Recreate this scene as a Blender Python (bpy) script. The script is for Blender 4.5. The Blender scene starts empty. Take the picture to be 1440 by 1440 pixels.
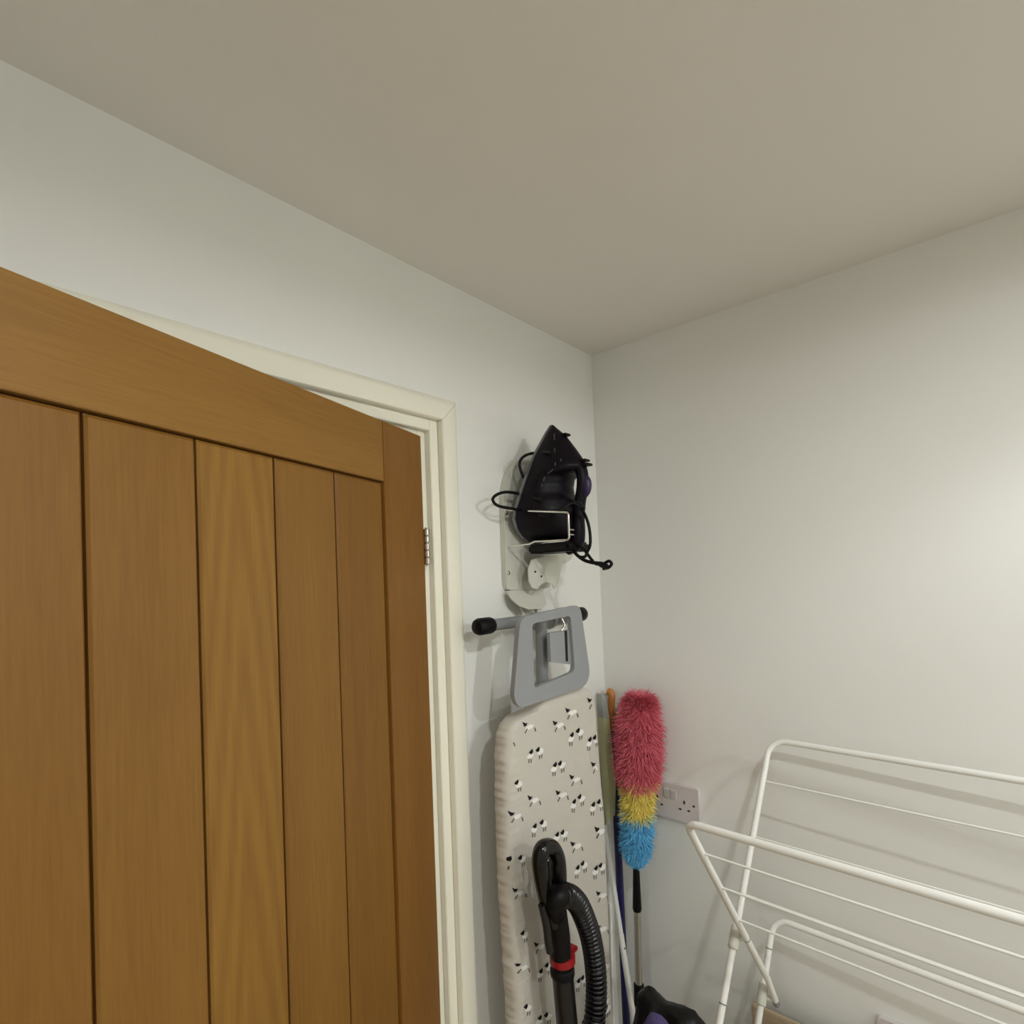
import bpy, bmesh, math, random
from mathutils import Vector, Matrix, noise
from mathutils.bvhtree import BVHTree
random.seed(7)
S = bpy.context.scene
COL = S.collection
H = 2.32                                   # ceiling height

# ------------------------------------------------------------------ camera
YAW, PITCH, ROLL, FPX, CYP = 0.7148979, 0.02085116, -0.03798215, 793.037, 799.049
fw = Vector((-math.sin(YAW)*math.cos(PITCH), math.cos(YAW)*math.cos(PITCH), math.sin(PITCH)))
r0 = Vector((math.cos(YAW), math.sin(YAW), 0)); u0 = r0.cross(fw)
cr = r0*math.cos(ROLL)+u0*math.sin(ROLL); cu = -r0*math.sin(ROLL)+u0*math.cos(ROLL)
CAM = Vector((0.8437, -1.3441, 1.70))
cd = bpy.data.cameras.new('camera'); cam = bpy.data.objects.new('camera', cd); COL.objects.link(cam)
m = Matrix((cr, cu, -fw)).transposed().to_4x4(); m.translation = CAM
cam.matrix_world = m
cd.sensor_width = 36; cd.lens = FPX/1440*36; cd.shift_y = (CYP-720)/1440; cd.clip_start = .01
S.camera = cam

# ------------------------------------------------------------------ world, view, lights
w = bpy.data.worlds.new('world'); S.world = w; w.use_nodes = True
w.node_tree.nodes['Background'].inputs[0].default_value = (.9, .92, 1, 1)
w.node_tree.nodes['Background'].inputs[1].default_value = 0.05
S.view_settings.view_transform = 'Standard'; S.view_settings.look = 'None'
S.view_settings.gamma = 1; S.view_settings.use_curve_mapping = False
S.view_settings.exposure = 0.01
# ((x, y), watts, cone degrees, blend)
LAMPS = [((1.15, -1.00), 25.0, 178, .50), ((0.82, -2.49), 36.0, 160, 1.0), ((1.50, -0.50), 16.0, 134, .35), ((2.0, -2.5), 16.0, 160, 1.0), ((2.42, -0.62), 36.0, 178, .08)]  # last entry is an added fill lamp that brightens the door wall
LAMP_COL = (.94, .985, 1.0)
for (lx, ly), pw, cone, blend in LAMPS:
    ld = bpy.data.lights.new('downlight_lamp', 'SPOT'); lo = bpy.data.objects.new('downlight_lamp', ld); COL.objects.link(lo)
    lo.location = (lx, ly, H-.012); ld.energy = pw; ld.color = LAMP_COL
    ld.spot_size = math.radians(cone); ld.spot_blend = blend; ld.shadow_soft_size = .028

# pixel helpers: where the sight line of a photo pixel meets a real plane of the room
def ray(x, y): return fw + cr*((x-720)/FPX) - cu*((y-CYP)/FPX)
def onX(x, y, X=0.):
    d = ray(x, y); return CAM + d*((X-CAM.x)/d.x)
def onY(x, y, Y=0.):
    d = ray(x, y); return CAM + d*((Y-CAM.y)/d.y)

# ------------------------------------------------------------------ materials
def lin(c):
    c = c/255.
    return c/12.92 if c <= .04045 else ((c+.055)/1.055)**2.4
def rgb(r, g, b): return (lin(r), lin(g), lin(b), 1)
def mat(name, col, rough=.5, metal=0, spec=.5, coat=0, bump=None, vary=None):
    """bump=(scale,strength,dist); vary=(scale,amount)"""
    mm = bpy.data.materials.new(name); mm.use_nodes = True; nt = mm.node_tree; N = nt.nodes; L = nt.links
    p = N['Principled BSDF']; p.inputs['Base Color'].default_value = col; p.inputs['Roughness'].default_value = rough
    p.inputs['Metallic'].default_value = metal; p.inputs['Specular IOR Level'].default_value = spec
    if coat: p.inputs['Coat Weight'].default_value = coat; p.inputs['Coat Roughness'].default_value = .15
    tc = N.new('ShaderNodeTexCoord')
    if vary is None: vary = (6, .06)
    nz = N.new('ShaderNodeTexNoise'); nz.inputs['Scale'].default_value = vary[0]; nz.inputs['Detail'].default_value = 4
    L.new(tc.outputs['Object'], nz.inputs['Vector'])
    mx = N.new('ShaderNodeMix'); mx.data_type = 'RGBA'
    a = vary[1]
    mx.inputs['A'].default_value = tuple(c*(1-a) for c in col[:3])+(1,)
    mx.inputs['B'].default_value = tuple(min(1, c*(1+a)) for c in col[:3])+(1,)
    L.new(nz.outputs['Fac'], mx.inputs['Factor']); L.new(mx.outputs['Result'], p.inputs['Base Color'])
    if bump:
        n2 = N.new('ShaderNodeTexNoise'); n2.inputs['Scale'].default_value = bump[0]; n2.inputs['Detail'].default_value = 5
        L.new(tc.outputs['Object'], n2.inputs['Vector'])
        b = N.new('ShaderNodeBump'); b.inputs['Strength'].default_value = bump[1]; b.inputs['Distance'].default_value = bump[2]
        L.new(n2.outputs['Fac'], b.inputs['Height']); L.new(b.outputs['Normal'], p.inputs['Normal'])
    return mm
def wood(name, along, light, dark, seed=0., cath=None):
    """oak: 'along' = grain axis 0/1/2 in object coordinates; cath=(u0) adds cathedral arches"""
    mm = bpy.data.materials.new(name); mm.use_nodes = True; nt = mm.node_tree; N = nt.nodes; L = nt.links
    p = N['Principled BSDF']; p.inputs['Roughness'].default_value = .42
    p.inputs['Specular IOR Level'].default_value = .35
    tc = N.new('ShaderNodeTexCoord'); mp = N.new('ShaderNodeMapping'); L.new(tc.outputs['Object'], mp.inputs['Vector'])
    sc = [1, 1, 1]; sc[along] = .045; mp.inputs['Scale'].default_value = sc
    mp.inputs['Location'].default_value = (seed, seed*.7, seed*.3)
    nA = N.new('ShaderNodeTexNoise'); nA.inputs['Scale'].default_value = 14; nA.inputs['Detail'].default_value = 3
    nB = N.new('ShaderNodeTexNoise'); nB.inputs['Scale'].default_value = 260; nB.inputs['Detail'].default_value = 4; nB.inputs['Roughness'].default_value = .65
    L.new(mp.outputs[0], nA.inputs['Vector']); L.new(mp.outputs[0], nB.inputs['Vector'])
    add = N.new('ShaderNodeMath'); add.operation = 'MULTIPLY_ADD'; add.inputs[1].default_value = .45
    L.new(nA.outputs['Fac'], add.inputs[0])
    sB = N.new('ShaderNodeMath'); sB.operation = 'MULTIPLY'; sB.inputs[1].default_value = .55
    L.new(nB.outputs['Fac'], sB.inputs[0]); L.new(sB.outputs[0], add.inputs[2])
    fac = add.outputs[0]
    if cath is not None:
        # rings stretched along the board: nested tall arches
        m2 = N.new('ShaderNodeMapping'); L.new(tc.outputs['Object'], m2.inputs['Vector'])
        m2.inputs['Location'].default_value = (-cath[0], 0, -cath[1]*.13); m2.inputs['Scale'].default_value = (1, 0, .13)
        sep = N.new('ShaderNodeSeparateXYZ'); L.new(m2.outputs[0], sep.inputs[0])
        ab = N.new('ShaderNodeMath'); ab.operation = 'ABSOLUTE'; L.new(sep.outputs['X'], ab.inputs[0])
        pw = N.new('ShaderNodeMath'); pw.operation = 'POWER'; pw.inputs[1].default_value = 1.25; L.new(ab.outputs[0], pw.inputs[0])
        s2 = N.new('ShaderNodeMath'); s2.operation = 'MULTIPLY_ADD'; s2.inputs[1].default_value = 2.2
        L.new(pw.outputs[0], s2.inputs[0]); L.new(sep.outputs['Z'], s2.inputs[2])
        n3 = N.new('ShaderNodeTexNoise'); n3.inputs['Scale'].default_value = 9; L.new(mp.outputs[0], n3.inputs['Vector'])
        s3 = N.new('ShaderNodeMath'); s3.operation = 'MULTIPLY_ADD'; s3.inputs[1].default_value = .05
        L.new(n3.outputs['Fac'], s3.inputs[0]); L.new(s2.outputs[0], s3.inputs[2])
        s4 = N.new('ShaderNodeMath'); s4.operation = 'MULTIPLY'; s4.inputs[1].default_value = 230; L.new(s3.outputs[0], s4.inputs[0])
        sn = N.new('ShaderNodeMath'); sn.operation = 'SINE'; L.new(s4.outputs[0], sn.inputs[0])
        s5 = N.new('ShaderNodeMath'); s5.operation = 'MULTIPLY_ADD'; s5.inputs[1].default_value = .11
        L.new(sn.outputs[0], s5.inputs[0]); L.new(fac, s5.inputs[2]); fac = s5.outputs[0]
    ramp = N.new('ShaderNodeValToRGB'); ramp.color_ramp.elements[0].position = .3; ramp.color_ramp.elements[1].position = .72
    ramp.color_ramp.elements[0].color = dark; ramp.color_ramp.elements[1].color = light
    L.new(fac, ramp.inputs[0]); L.new(ramp.outputs[0], p.inputs['Base Color'])
    b = N.new('ShaderNodeBump'); b.inputs['Strength'].default_value = .25; b.inputs['Distance'].default_value = .0006
    L.new(nB.outputs['Fac'], b.inputs['Height']); L.new(b.outputs['Normal'], p.inputs['Normal'])
    return mm

M = {}
M['wall'] = mat('wall_paint', rgb(241, 240, 234), .85, spec=.2, bump=(90, .12, .002), vary=(1.5, .012))
M['ceil'] = mat('ceiling_paint', rgb(240, 236, 229), .9, spec=.15, bump=(110, .12, .002), vary=(1.5, .012))
M['floor'] = wood('floor_laminate', 1, rgb(205, 190, 168), rgb(178, 160, 136))
M['gloss'] = mat('white_gloss_trim', rgb(250, 246, 228), .38, vary=(5, .015))
M['oak'] = wood('oak_veneer_upright', 2, rgb(148, 106, 47), rgb(120, 80, 31), 1.3)
M['oak_h'] = wood('oak_veneer_rail', 0, rgb(156, 114, 52), rgb(134, 94, 39), 4.1)
M['oak_s'] = wood('oak_stile', 2, rgb(146, 102, 42), rgb(122, 80, 31), 8.1)
M['oak_dark'] = mat('oak_groove', rgb(98, 60, 24), .7)
M['steel'] = mat('brushed_steel', rgb(190, 182, 172), .28, metal=1)
M['chrome'] = mat('chrome_wire', rgb(225, 222, 215), .12, metal=1)
M['black'] = mat('black_plastic', rgb(10, 9, 10), .45, spec=.2)
M['blackg'] = mat('black_gloss_plastic', rgb(9, 9, 9), .2, spec=.4)
M['hose'] = mat('black_hose_plastic', rgb(20, 19, 20), .24, spec=.42)
M['gunmetal'] = mat('dark_grey_tube', rgb(26, 26, 27), .3, spec=.4)
M['purple'] = mat('aubergine_plastic', rgb(14, 8, 17), .42, spec=.18)
M['purple_b'] = mat('purple_button_plastic', rgb(44, 28, 70), .4)
M['purple_c'] = mat('purple_cloth', rgb(78, 66, 112), .85, bump=(60, .6, .004))
M['sole'] = mat('grey_ceramic_sole', rgb(120, 120, 122), .25, metal=.4)
M['cable'] = mat('black_cable_rubber', rgb(8, 8, 8), .55, spec=.25)
M['mark'] = mat('pale_grey_print', rgb(70, 64, 76), .5)
M['grey'] = mat('grey_plastic', rgb(150, 152, 154), .36, vary=(8, .02))
M['greyd'] = mat('grey_painted_tube', rgb(140, 142, 143), .3)
M['whitem'] = mat('white_powder_coat', rgb(244, 243, 236), .33, vary=(8, .02))
M['holder'] = mat('cream_white_sheet_metal', rgb(208, 207, 194), .4, vary=(8, .02))
M['socket'] = mat('white_socket_plastic', rgb(216, 208, 208), .3, vary=(8, .02))
M['hole'] = mat('dark_socket_opening', rgb(24, 20, 20), .8)
M['cloth'] = mat('cotton_cover', rgb(205, 199, 188), .9, spec=.1, bump=(420, .35, .0012), vary=(10, .03))
M['sheepw'] = mat('white_print', rgb(240, 238, 232), .9, spec=.1)
M['sheepk'] = mat('charcoal_print', rgb(38, 34, 34), .9, spec=.1)
M['sheepg'] = mat('grey_print', rgb(112, 104, 98), .9, spec=.1)
def pile(name, c1, c2):
    mm = mat(name, c1, .75, spec=.2, vary=(90, .0))
    N = mm.node_tree.nodes
    mx = [n for n in N if n.type == 'MIX'][0]; mx.inputs['A'].default_value = c2; mx.inputs['B'].default_value = c1
    nz = [n for n in N if n.type == 'TEX_NOISE'][0]; nz.inputs['Scale'].default_value = 160
    return mm
M['pink'] = pile('pink_microfibre', rgb(240, 132, 146), rgb(206, 84, 98))
M['yellow'] = pile('yellow_microfibre', rgb(255, 240, 140), rgb(242, 214, 92))
M['blue'] = pile('blue_microfibre', rgb(134, 214, 250), rgb(84, 174, 226))
M['navy'] = mat('navy_pole_paint', rgb(26, 26, 84), .3)
M['orange'] = mat('varnished_orange_wood', rgb(196, 130, 66), .45, bump=(80, .2, .001))
M['green'] = mat('pale_green_cloth', rgb(250, 250, 205), .8, bump=(200, .4, .001))
M['greenw'] = mat('whitish_green_band', rgb(226, 228, 220), .7)
M['alu'] = mat('aluminium_tube', rgb(196, 192, 184), .32, metal=.85)
M['red'] = mat('red_plastic_collar', rgb(150, 12, 22), .4)
M['bag'] = mat('black_bin_bag', rgb(9, 9, 9), .38, spec=.35, bump=(35, .7, .006))
M['boxwood'] = wood('pale_pine', 0, rgb(196, 178, 150), rgb(150, 130, 104), 2.2)
M['emit'] = mat('lamp_glass', (1, 1, 1, 1), .4)
_p = M['emit'].node_tree.nodes['Principled BSDF']; _p.inputs['Emission Color'].default_value = (1, .93, .82, 1); _p.inputs['Emission Strength'].default_value = 8

# ------------------------------------------------------------------ object helpers
def empty(name, loc=(0, 0, 0), label=None, cat=None, group=None, kind=None):
    o = bpy.data.objects.new(name, None); COL.objects.link(o); o.location = loc; o.empty_display_size = .05
    return tag(o, label, cat, group, kind)
def tag(o, label=None, cat=None, group=None, kind=None):
    if label: o['label'] = label
    if cat: o['category'] = cat
    if group: o['group'] = group
    if kind: o['kind'] = kind
    return o
def wloc(o):
    v = Vector(o.location)
    while o.parent: o = o.parent; v += Vector(o.location)
    return v
def obj(name, bm, mt, parent=None, smooth=None, mats=None, kind=None, label=None):
    """bm is in world coordinates; an object under a parent is shifted into its space"""
    me = bpy.data.meshes.new(name)
    if parent is not None:
        off = wloc(parent); bmesh.ops.translate(bm, verts=bm.verts, vec=-off)
    bmesh.ops.recalc_face_normals(bm, faces=bm.faces)
    bm.to_mesh(me); bm.free()
    me.materials.append(mt)
    for x in (mats or []): me.materials.append(x)
    o = bpy.data.objects.new(name, me); COL.objects.link(o)
    if parent is not None: o.parent = parent
    if smooth is not None:
        me.polygons.foreach_set('use_smooth', [True]*len(me.polygons))
        if smooth < 179: me.set_sharp_from_angle(angle=math.radians(smooth))
    if kind: o['kind'] = kind
    if label: o['label'] = label
    return o
def BM(): return bmesh.new()
def box(bm, lo, hi, bev=0, mi=0):
    lo = Vector(lo); hi = Vector(hi)
    g = bmesh.ops.create_cube(bm, size=1, matrix=Matrix.Translation((lo+hi)/2) @ Matrix.Diagonal((*(hi-lo), 1)))
    if bev:
        es = list({e for v in g['verts'] for e in v.link_edges})
        bmesh.ops.bevel(bm, geom=es, offset=bev, segments=2, affect='EDGES', clamp_overlap=True)
    return g
def obox(bm, lo, hi, mtx, bev=0):
    n0 = set(bm.verts); box(bm, lo, hi, bev)
    bmesh.ops.transform(bm, matrix=mtx, verts=[v for v in bm.verts if v not in n0])
def smooth_path(pts, n=8, closed=False):
    P = [Vector(p) for p in pts]; out = []
    k = len(P)
    for i in range(k if closed else k-1):
        p0 = P[(i-1) % k] if closed or i > 0 else P[0]*2-P[1]
        p1 = P[i]; p2 = P[(i+1) % k]
        p3 = P[(i+2) % k] if closed or i+2 < k else P[-1]*2-P[-2]
        for j in range(n):
            t = j/n
            out.append(.5*((2*p1)+(p2-p0)*t+(2*p0-5*p1+4*p2-p3)*t*t+(-p0+3*p1-3*p2+p3)*t**3))
    if not closed: out.append(P[-1])
    return out
def fillet(pts, r, n=6):
    P = [Vector(p) for p in pts]; out = [P[0]]
    for i in range(1, len(P)-1):
        a = (P[i-1]-P[i]); b = (P[i+1]-P[i]); la, lb = a.length, b.length; a.normalize(); b.normalize()
        ang = a.angle(b)
        if ang > math.pi-.02: out.append(P[i]); continue
        t = min(r/math.tan(ang/2), la*.49, lb*.49); rr = t*math.tan(ang/2)
        c = P[i]+(a+b).normalized()*(rr/math.sin(ang/2))
        s = P[i]+a*t-c; e = P[i]+b*t-c; tot = s.angle(e); ax = s.cross(e).normalized()
        for j in range(n+1): out.append(c+Matrix.Rotation(tot*j/n, 3, ax) @ s)
    out.append(P[-1]); return out
def tube(bm, pts, rad, seg=12, closed=False, cap=True, flat=None):
    """rad: number or list or function(i,n); flat=(axis Vector, factor) squashes the section along an axis"""
    P = [Vector(p) for p in pts]; n = len(P)
    T = []
    for i in range(n):
        a = P[(i-1) % n] if (closed or i > 0) else P[i]; b = P[(i+1) % n] if (closed or i < n-1) else P[i]
        T.append((b-a).normalized())
    nv = T[0].orthogonal().normalized(); rings = []
    for i in range(n):
        if i > 0:
            q = T[i-1].rotation_difference(T[i]); nv = q @ nv
        nv = (nv-T[i]*nv.dot(T[i])).normalized(); bn = T[i].cross(nv)
        r = rad(i, n) if callable(rad) else (rad[i] if isinstance(rad, (list, tuple)) else rad)
        ring = []
        for k in range(seg):
            a = 2*math.pi*k/seg; v = (nv*math.cos(a)+bn*math.sin(a))*r
            if flat: v = v-flat[0]*v.dot(flat[0])*(1-flat[1])
            ring.append(bm.verts.new(P[i]+v))
        rings.append(ring)
    for i in range(n if closed else n-1):
        A = rings[i]; B = rings[(i+1) % n]
        sh = 0
        if closed and i == n-1:
            sh = min(range(seg), key=lambda s: sum((A[k].co-B[(k+s) % seg].co).length for k in range(0, seg, 3)))
        for k in range(seg): bm.faces.new((A[k], A[(k+1) % seg], B[(k+1+sh) % seg], B[(k+sh) % seg]))
    if cap and not closed: bm.faces.new(rings[0][::-1]); bm.faces.new(rings[-1])
    return rings
def rod(bm, a, b, r, seg=12): tube(bm, [a, b], r, seg)
def loft(bm, rings, cap0=True, cap1=True):
    R = [[bm.verts.new(p) for p in ring] for ring in rings]; k = len(R[0])
    for A, B in zip(R, R[1:]):
        for i in range(k): bm.faces.new((A[i], A[(i+1) % k], B[(i+1) % k], B[i]))
    if cap0: bm.faces.new(R[0][::-1])
    if cap1: bm.faces.new(R[-1])
    return R
def prism(bm, poly, d, holes=None, bev=0):
    """poly: list of Vectors (planar), extruded by vector d; optional hole polygon with the same count (bridged)"""
    d = Vector(d)
    if holes is None:
        a = [bm.verts.new(p) for p in poly]; b = [bm.verts.new(Vector(p)+d) for p in poly]; n = len(a)
        for i in range(n): bm.faces.new((a[i], a[(i+1) % n], b[(i+1) % n], b[i]))
        f1 = bm.faces.new(a[::-1]); f2 = bm.faces.new(b)
    else:
        n = len(poly); A = [bm.verts.new(p) for p in poly]; B = [bm.verts.new(Vector(p)+d) for p in poly]
        C = [bm.verts.new(p) for p in holes]; D = [bm.verts.new(Vector(p)+d) for p in holes]
        for i in range(n):
            j = (i+1) % n
            bm.faces.new((A[i], A[j], B[j], B[i])); bm.faces.new((C[j], C[i], D[i], D[j]))
            bm.faces.new((B[i], B[j], D[j], D[i])); bm.faces.new((A[j], A[i], C[i], C[j]))
    if bev:
        es = [e for e in bm.edges if len(e.link_faces) == 2 and e.calc_face_angle(0) > .6]
        bmesh.ops.bevel(bm, geom=es, offset=bev, segments=3, affect='EDGES', clamp_overlap=True)
def interp(tab, z):
    """tab sorted by descending z: [(z, v)]"""
    if z >= tab[0][0]: return tab[0][1]
    for (z0, v0), (z1, v1) in zip(tab, tab[1:]):
        if z >= z1: return v0+(v1-v0)*(z0-z)/(z0-z1)
    return tab[-1][1]

# ------------------------------------------------------------------ room shell
RX, RY = 2.7, -3.2                     # far sides of the room
HX = -1.15                             # hallway behind the door
YO0, YO1, ZO = -1.515, -.607, 2.002    # door opening between lining edges
LT = .022                              # lining thickness
def struct(name, lo, hi, mt, bev=0):
    bm = BM(); box(bm, lo, hi, bev); return tag(obj(name, bm, mt), kind='structure')
struct('floor', (HX-.1, RY-.1, -.1), (RX+.1, .1, 0), M['floor'])
struct('ceiling', (HX-.1, RY-.1, H), (RX+.1, .1, H+.1), M['ceil'])
struct('wall_right', (-.1, 0, 0), (RX+.1, .1, H), M['wall'])
bm = BM()                              # wall with the door opening
prism(bm, [Vector(p) for p in [(0, .0, 0), (0, .0, H), (0, RY, H), (0, RY, 0), (0, YO0-LT, 0), (0, YO0-LT, ZO+LT), (0, YO1+LT, ZO+LT), (0, YO1+LT, 0)]], (-.1, 0, 0))
tag(obj('wall_left', bm, M['wall']), kind='structure')
struct('wall_back', (-.1, RY-.1, 0), (RX+.1, RY, H), M['wall'])
struct('wall_far', (RX, RY, 0), (RX+.1, 0, H), M['wall'])
struct('wall_hall', (HX-.1, RY, 0), (HX, .1, H), M['wall'])
# door lining with a rebate: outer strip flush with the wall, inner strip set back
def frame_u(name, x0, x1, inner, outer, ztop_in, ztop_out):
    """inner/outer = distance outside of the opening edge; a U of boards"""
    bm = BM()
    a = YO1+inner; b = YO1+outer; c = YO0-inner; d = YO0-outer
    for (p, q) in ((a, b), (d, c)): box(bm, (x0, p, 0), (x1, q, ztop_out), .0012)
    box(bm, (x0, c, ztop_in), (x1, a, ztop_out), .0012)
    return tag(obj(name, bm, M['gloss']), kind='structure')
frame_u('trim_1', -.1, .0015, 0, LT-.0008, ZO, ZO+LT)
bm = BM()                              # rebate step the door closes against / light strip at the hinge
for p, q in ((YO1-.021, YO1-.0002), (YO0+.0002, YO0+.021)): box(bm, (-.05, p, 0), (-.013, q, ZO-.0002), .001)
box(bm, (-.05, YO0+.021, ZO-.0115), (-.013, YO1-.021, ZO-.0002), .001)
tag(obj('trim_2', bm, M['gloss']), kind='structure')
# architrave: hinge-side upright, head and latch-side upright, mitred
AI, AO = .0222, .071                    # inner, outer offset from the opening edge
def arch_profile():
    return [(AI, .0003), (AI, .014), (AI+.002, .0165), (AO-.016, .0165), (AO-.010, .0145), (AO-.004, .0085), (AO-.001, .004), (AO, .0003)]
def arch(name, ends):
    bm = BM(); rings = []
    for e in ends: rings.append([e(o, x) for o, x in arch_profile()])
    loft(bm, rings); return tag(obj(name, bm, M['gloss'], smooth=35), kind='structure')
arch('trim_3', [lambda o, x: Vector((x, YO1+o, 0)), lambda o, x: Vector((x, YO1+o, ZO+o-.0004))])
arch('trim_4', [lambda o, x: Vector((x, YO1+o-.0004, ZO+o)), lambda o, x: Vector((x, YO0-o+.0004, ZO+o))])
arch('trim_5', [lambda o, x: Vector((x, YO0-o, ZO+o-.0004)), lambda o, x: Vector((x, YO0-o, 0))])
# skirting
for nm, lo, hi in [('baseboard_left', (.0003, YO1+AO+.001, .0), (.015, -.0003, .12)), ('baseboard_right', (.016, -.015, 0), (RX, -.0003, .12)),
                   ('baseboard_back', (.0003, RY+.0003, 0), (RX, RY+.015, .12)), ('baseboard_far', (RX-.015, RY+.016, 0), (RX-.0003, -.016, .12))]:
    struct(nm, lo, hi, M['gloss'], .003)

# ------------------------------------------------------------------ oak door, ajar into the room
DA = -.3105555
HG = Vector((0.0, -.629, 0))           # hinge-side edge of the door's room face
dd = Vector((math.sin(DA), math.cos(DA), 0)); dn = Vector((math.cos(DA), -math.sin(DA), 0))
DM = Matrix((-dd, dn, Vector((0, 0, 1)))).transposed().to_4x4()   # local: x across (0 = hinge edge), y out of the face, z up
DM.translation = HG
DW, DZ0, DZ1, DT = .842, .006, 1.987, .035
door = bpy.data.objects.new('door_1', None); COL.objects.link(door); door.matrix_world = DM; door['kind'] = 'structure'
def dpart(name, lo, hi, mt, bev=.0008, parent=door):
    bm = BM(); box(bm, lo, hi, bev)
    me = bpy.data.meshes.new(name); bmesh.ops.recalc_face_normals(bm, faces=bm.faces); bm.to_mesh(me); bm.free(); me.materials.append(mt)
    o = bpy.data.objects.new(name, me); COL.objects.link(o); o.parent = parent; return o
SW = .1233
dpart('stile', (0, -DT, DZ0), (SW, 0, DZ1), M['oak_s'])
dpart('stile', (DW-SW, -DT, DZ0), (DW, 0, DZ1), M['oak_s'])
RZ = 1.8805
dpart('rail', (SW+.0002, -DT, RZ), (DW-SW-.0002, -.0003, DZ1), M['oak_h'])
dpart('rail', (SW+.0002, -DT, DZ0), (DW-SW-.0002, -.0003, .2), M['oak_h'])
dpart('panel_core', (SW, -DT+.008, .19), (DW-SW, -.014, RZ+.008), M['oak_dark'], 0)
xs = [SW, .2431, .3631, .4801, .6009, DW-SW]
for i in range(5):
    a = xs[i]+(.0016 if i else .0007); b = xs[i+1]-(.0016 if i < 4 else .0007)
    mt = wood('oak_board', 2, [rgb(142, 101, 42), rgb(146, 105, 45), rgb(150, 109, 46), rgb(146, 105, 45), rgb(142, 100, 41)][i],
              [rgb(120, 80, 31), rgb(124, 84, 33), rgb(130, 90, 36), rgb(126, 85, 33), rgb(122, 81, 31)][i], 3.7*i+.4,
              cath=None if i != 2 else ((xs[2]+xs[3])/2+.004, 1.62))
    bm = BM()                          # v-jointed board: chamfered long edges
    c = .0028; zt, zb = RZ-.0022, .2022; y0, yf = -.0142, -.0052
    sec = [(a, y0), (b, y0), (b, yf-c), (b-c, yf), (a+c, yf), (a, yf-c)]
    loft(bm, [[Vector((x, y, zb)) for x, y in sec], [Vector((x, y, zt-.004)) for x, y in sec], [Vector((x, min(y, yf-.003), zt)) for x, y in sec]])
    bmesh.ops.recalc_face_normals(bm, faces=bm.faces)
    me = bpy.data.meshes.new('board'); bm.to_mesh(me); bm.free(); me.materials.append(mt)
    o = bpy.data.objects.new('board', me); COL.objects.link(o); o.parent = door
def hinge(zc, hh=.070):
    hy = onX(598, 766, 0.004).y
    hr = bpy.data.objects.new('hinge', None); COL.objects.link(hr); hr.parent = door
    hr.matrix_parent_inverse = DM.inverted(); hr['label'] = 'steel butt hinge on the door edge'
    me_name = 'knuckle'; x0, y0 = .003, -.6250
    n = 5; g = hh/n
    for k in range(n):
        bm = BM(); z0 = zc-hh/2+k*g
        rr = .0062
        tube(bm, [(x0, y0, z0+.0006), (x0, y0, z0+.0018), (x0, y0, z0+g-.0018), (x0, y0, z0+g-.0006)], [rr-.0012, rr, rr, rr-.0012], 16)
        me = bpy.data.meshes.new(me_name); bmesh.ops.recalc_face_normals(bm, faces=bm.faces); bm.to_mesh(me); bm.free(); me.materials.append(M['steel'])
        me.polygons.foreach_set('use_smooth', [True]*len(me.polygons)); me.set_sharp_from_angle(angle=.6)
        o = bpy.data.objects.new(me_name, me); COL.objects.link(o); o.parent = hr
    bm = BM(); tube(bm, [(x0, y0, zc-hh/2-.002), (x0, y0, zc+hh/2+.002)], .0035, 10); box(bm, (-.012, y0-.0012, zc-hh/2), (x0, y0+.0012, zc+hh/2))
    me = bpy.data.meshes.new('hinge_leaf'); bmesh.ops.recalc_face_normals(bm, faces=bm.faces); bm.to_mesh(me); bm.free(); me.materials.append(M['steel'])
    o = bpy.data.objects.new('hinge_leaf', me); COL.objects.link(o); o.parent = hr
HZ = (onX(598, 742, 0).z+onX(599, 796, 0).z)/2
hinge(HZ); hinge(.25)

for sgn, yy in ((1, 0), (-1, -DT)):
    bm = BM(); tube(bm, [(DW-.06, yy+sgn*.0005, 1.0), (DW-.06, yy+sgn*.008, 1.0), (DW-.06, yy+sgn*.010, 1.0)], [.026, .026, .023], 24)
    tube(bm, fillet([(DW-.06, yy+sgn*.006, 1.0), (DW-.06, yy+sgn*.048, 1.0), (DW-.18, yy+sgn*.048, 1.0)], .014), .0085, 14)
    me = bpy.data.meshes.new('door_handle'); bmesh.ops.recalc_face_normals(bm, faces=bm.faces); bm.to_mesh(me); bm.free(); me.materials.append(M['steel'])
    o = bpy.data.objects.new('door_handle', me); COL.objects.link(o); o.parent = door
# ------------------------------------------------------------------ ironing board hanging on the wall
LFT = [(px, py) for px, py in [(735, 1000), (716, 1006), (704, 1020), (699, 1035), (697, 1060), (698, 1150), (702, 1250), (708, 1350), (713, 1440)]]
RGT = [(824, 966), (832, 971), (836, 979), (838, 990), (845, 1080), (851, 1156), (857, 1300), (862, 1440)]
lt = sorted([(onX(*p, .082).z, onX(*p, .082).y) for p in LFT], reverse=True)
rt = sorted([(onX(*p, .106).z, onX(*p, .106).y) for p in RGT], reverse=True)
ZT = 1.452; ZB = .16
lt = [(ZT, lt[0][1]+.05)]+lt; rt = [(ZT, rt[0][1]-.03)]+rt
yl_e, yr_e = lt[-1][1], rt[-1][1]
for z, f in [(.62, .0), (.5, .02), (.38, .055), (.28, .09), (.21, .12), (.17, .145), (ZB, .16)]:
    if z < lt[-1][0]: lt.append((z, yl_e+f))
    if z < rt[-1][0]: rt.append((z, yr_e-f))
board = empty('ironing_board', (0.05, -.36, 0), 'ironing board in a pale cotton cover with a sheep print, hung upright on the wall', 'ironing board')
XB, XF = .068, .112
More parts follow.
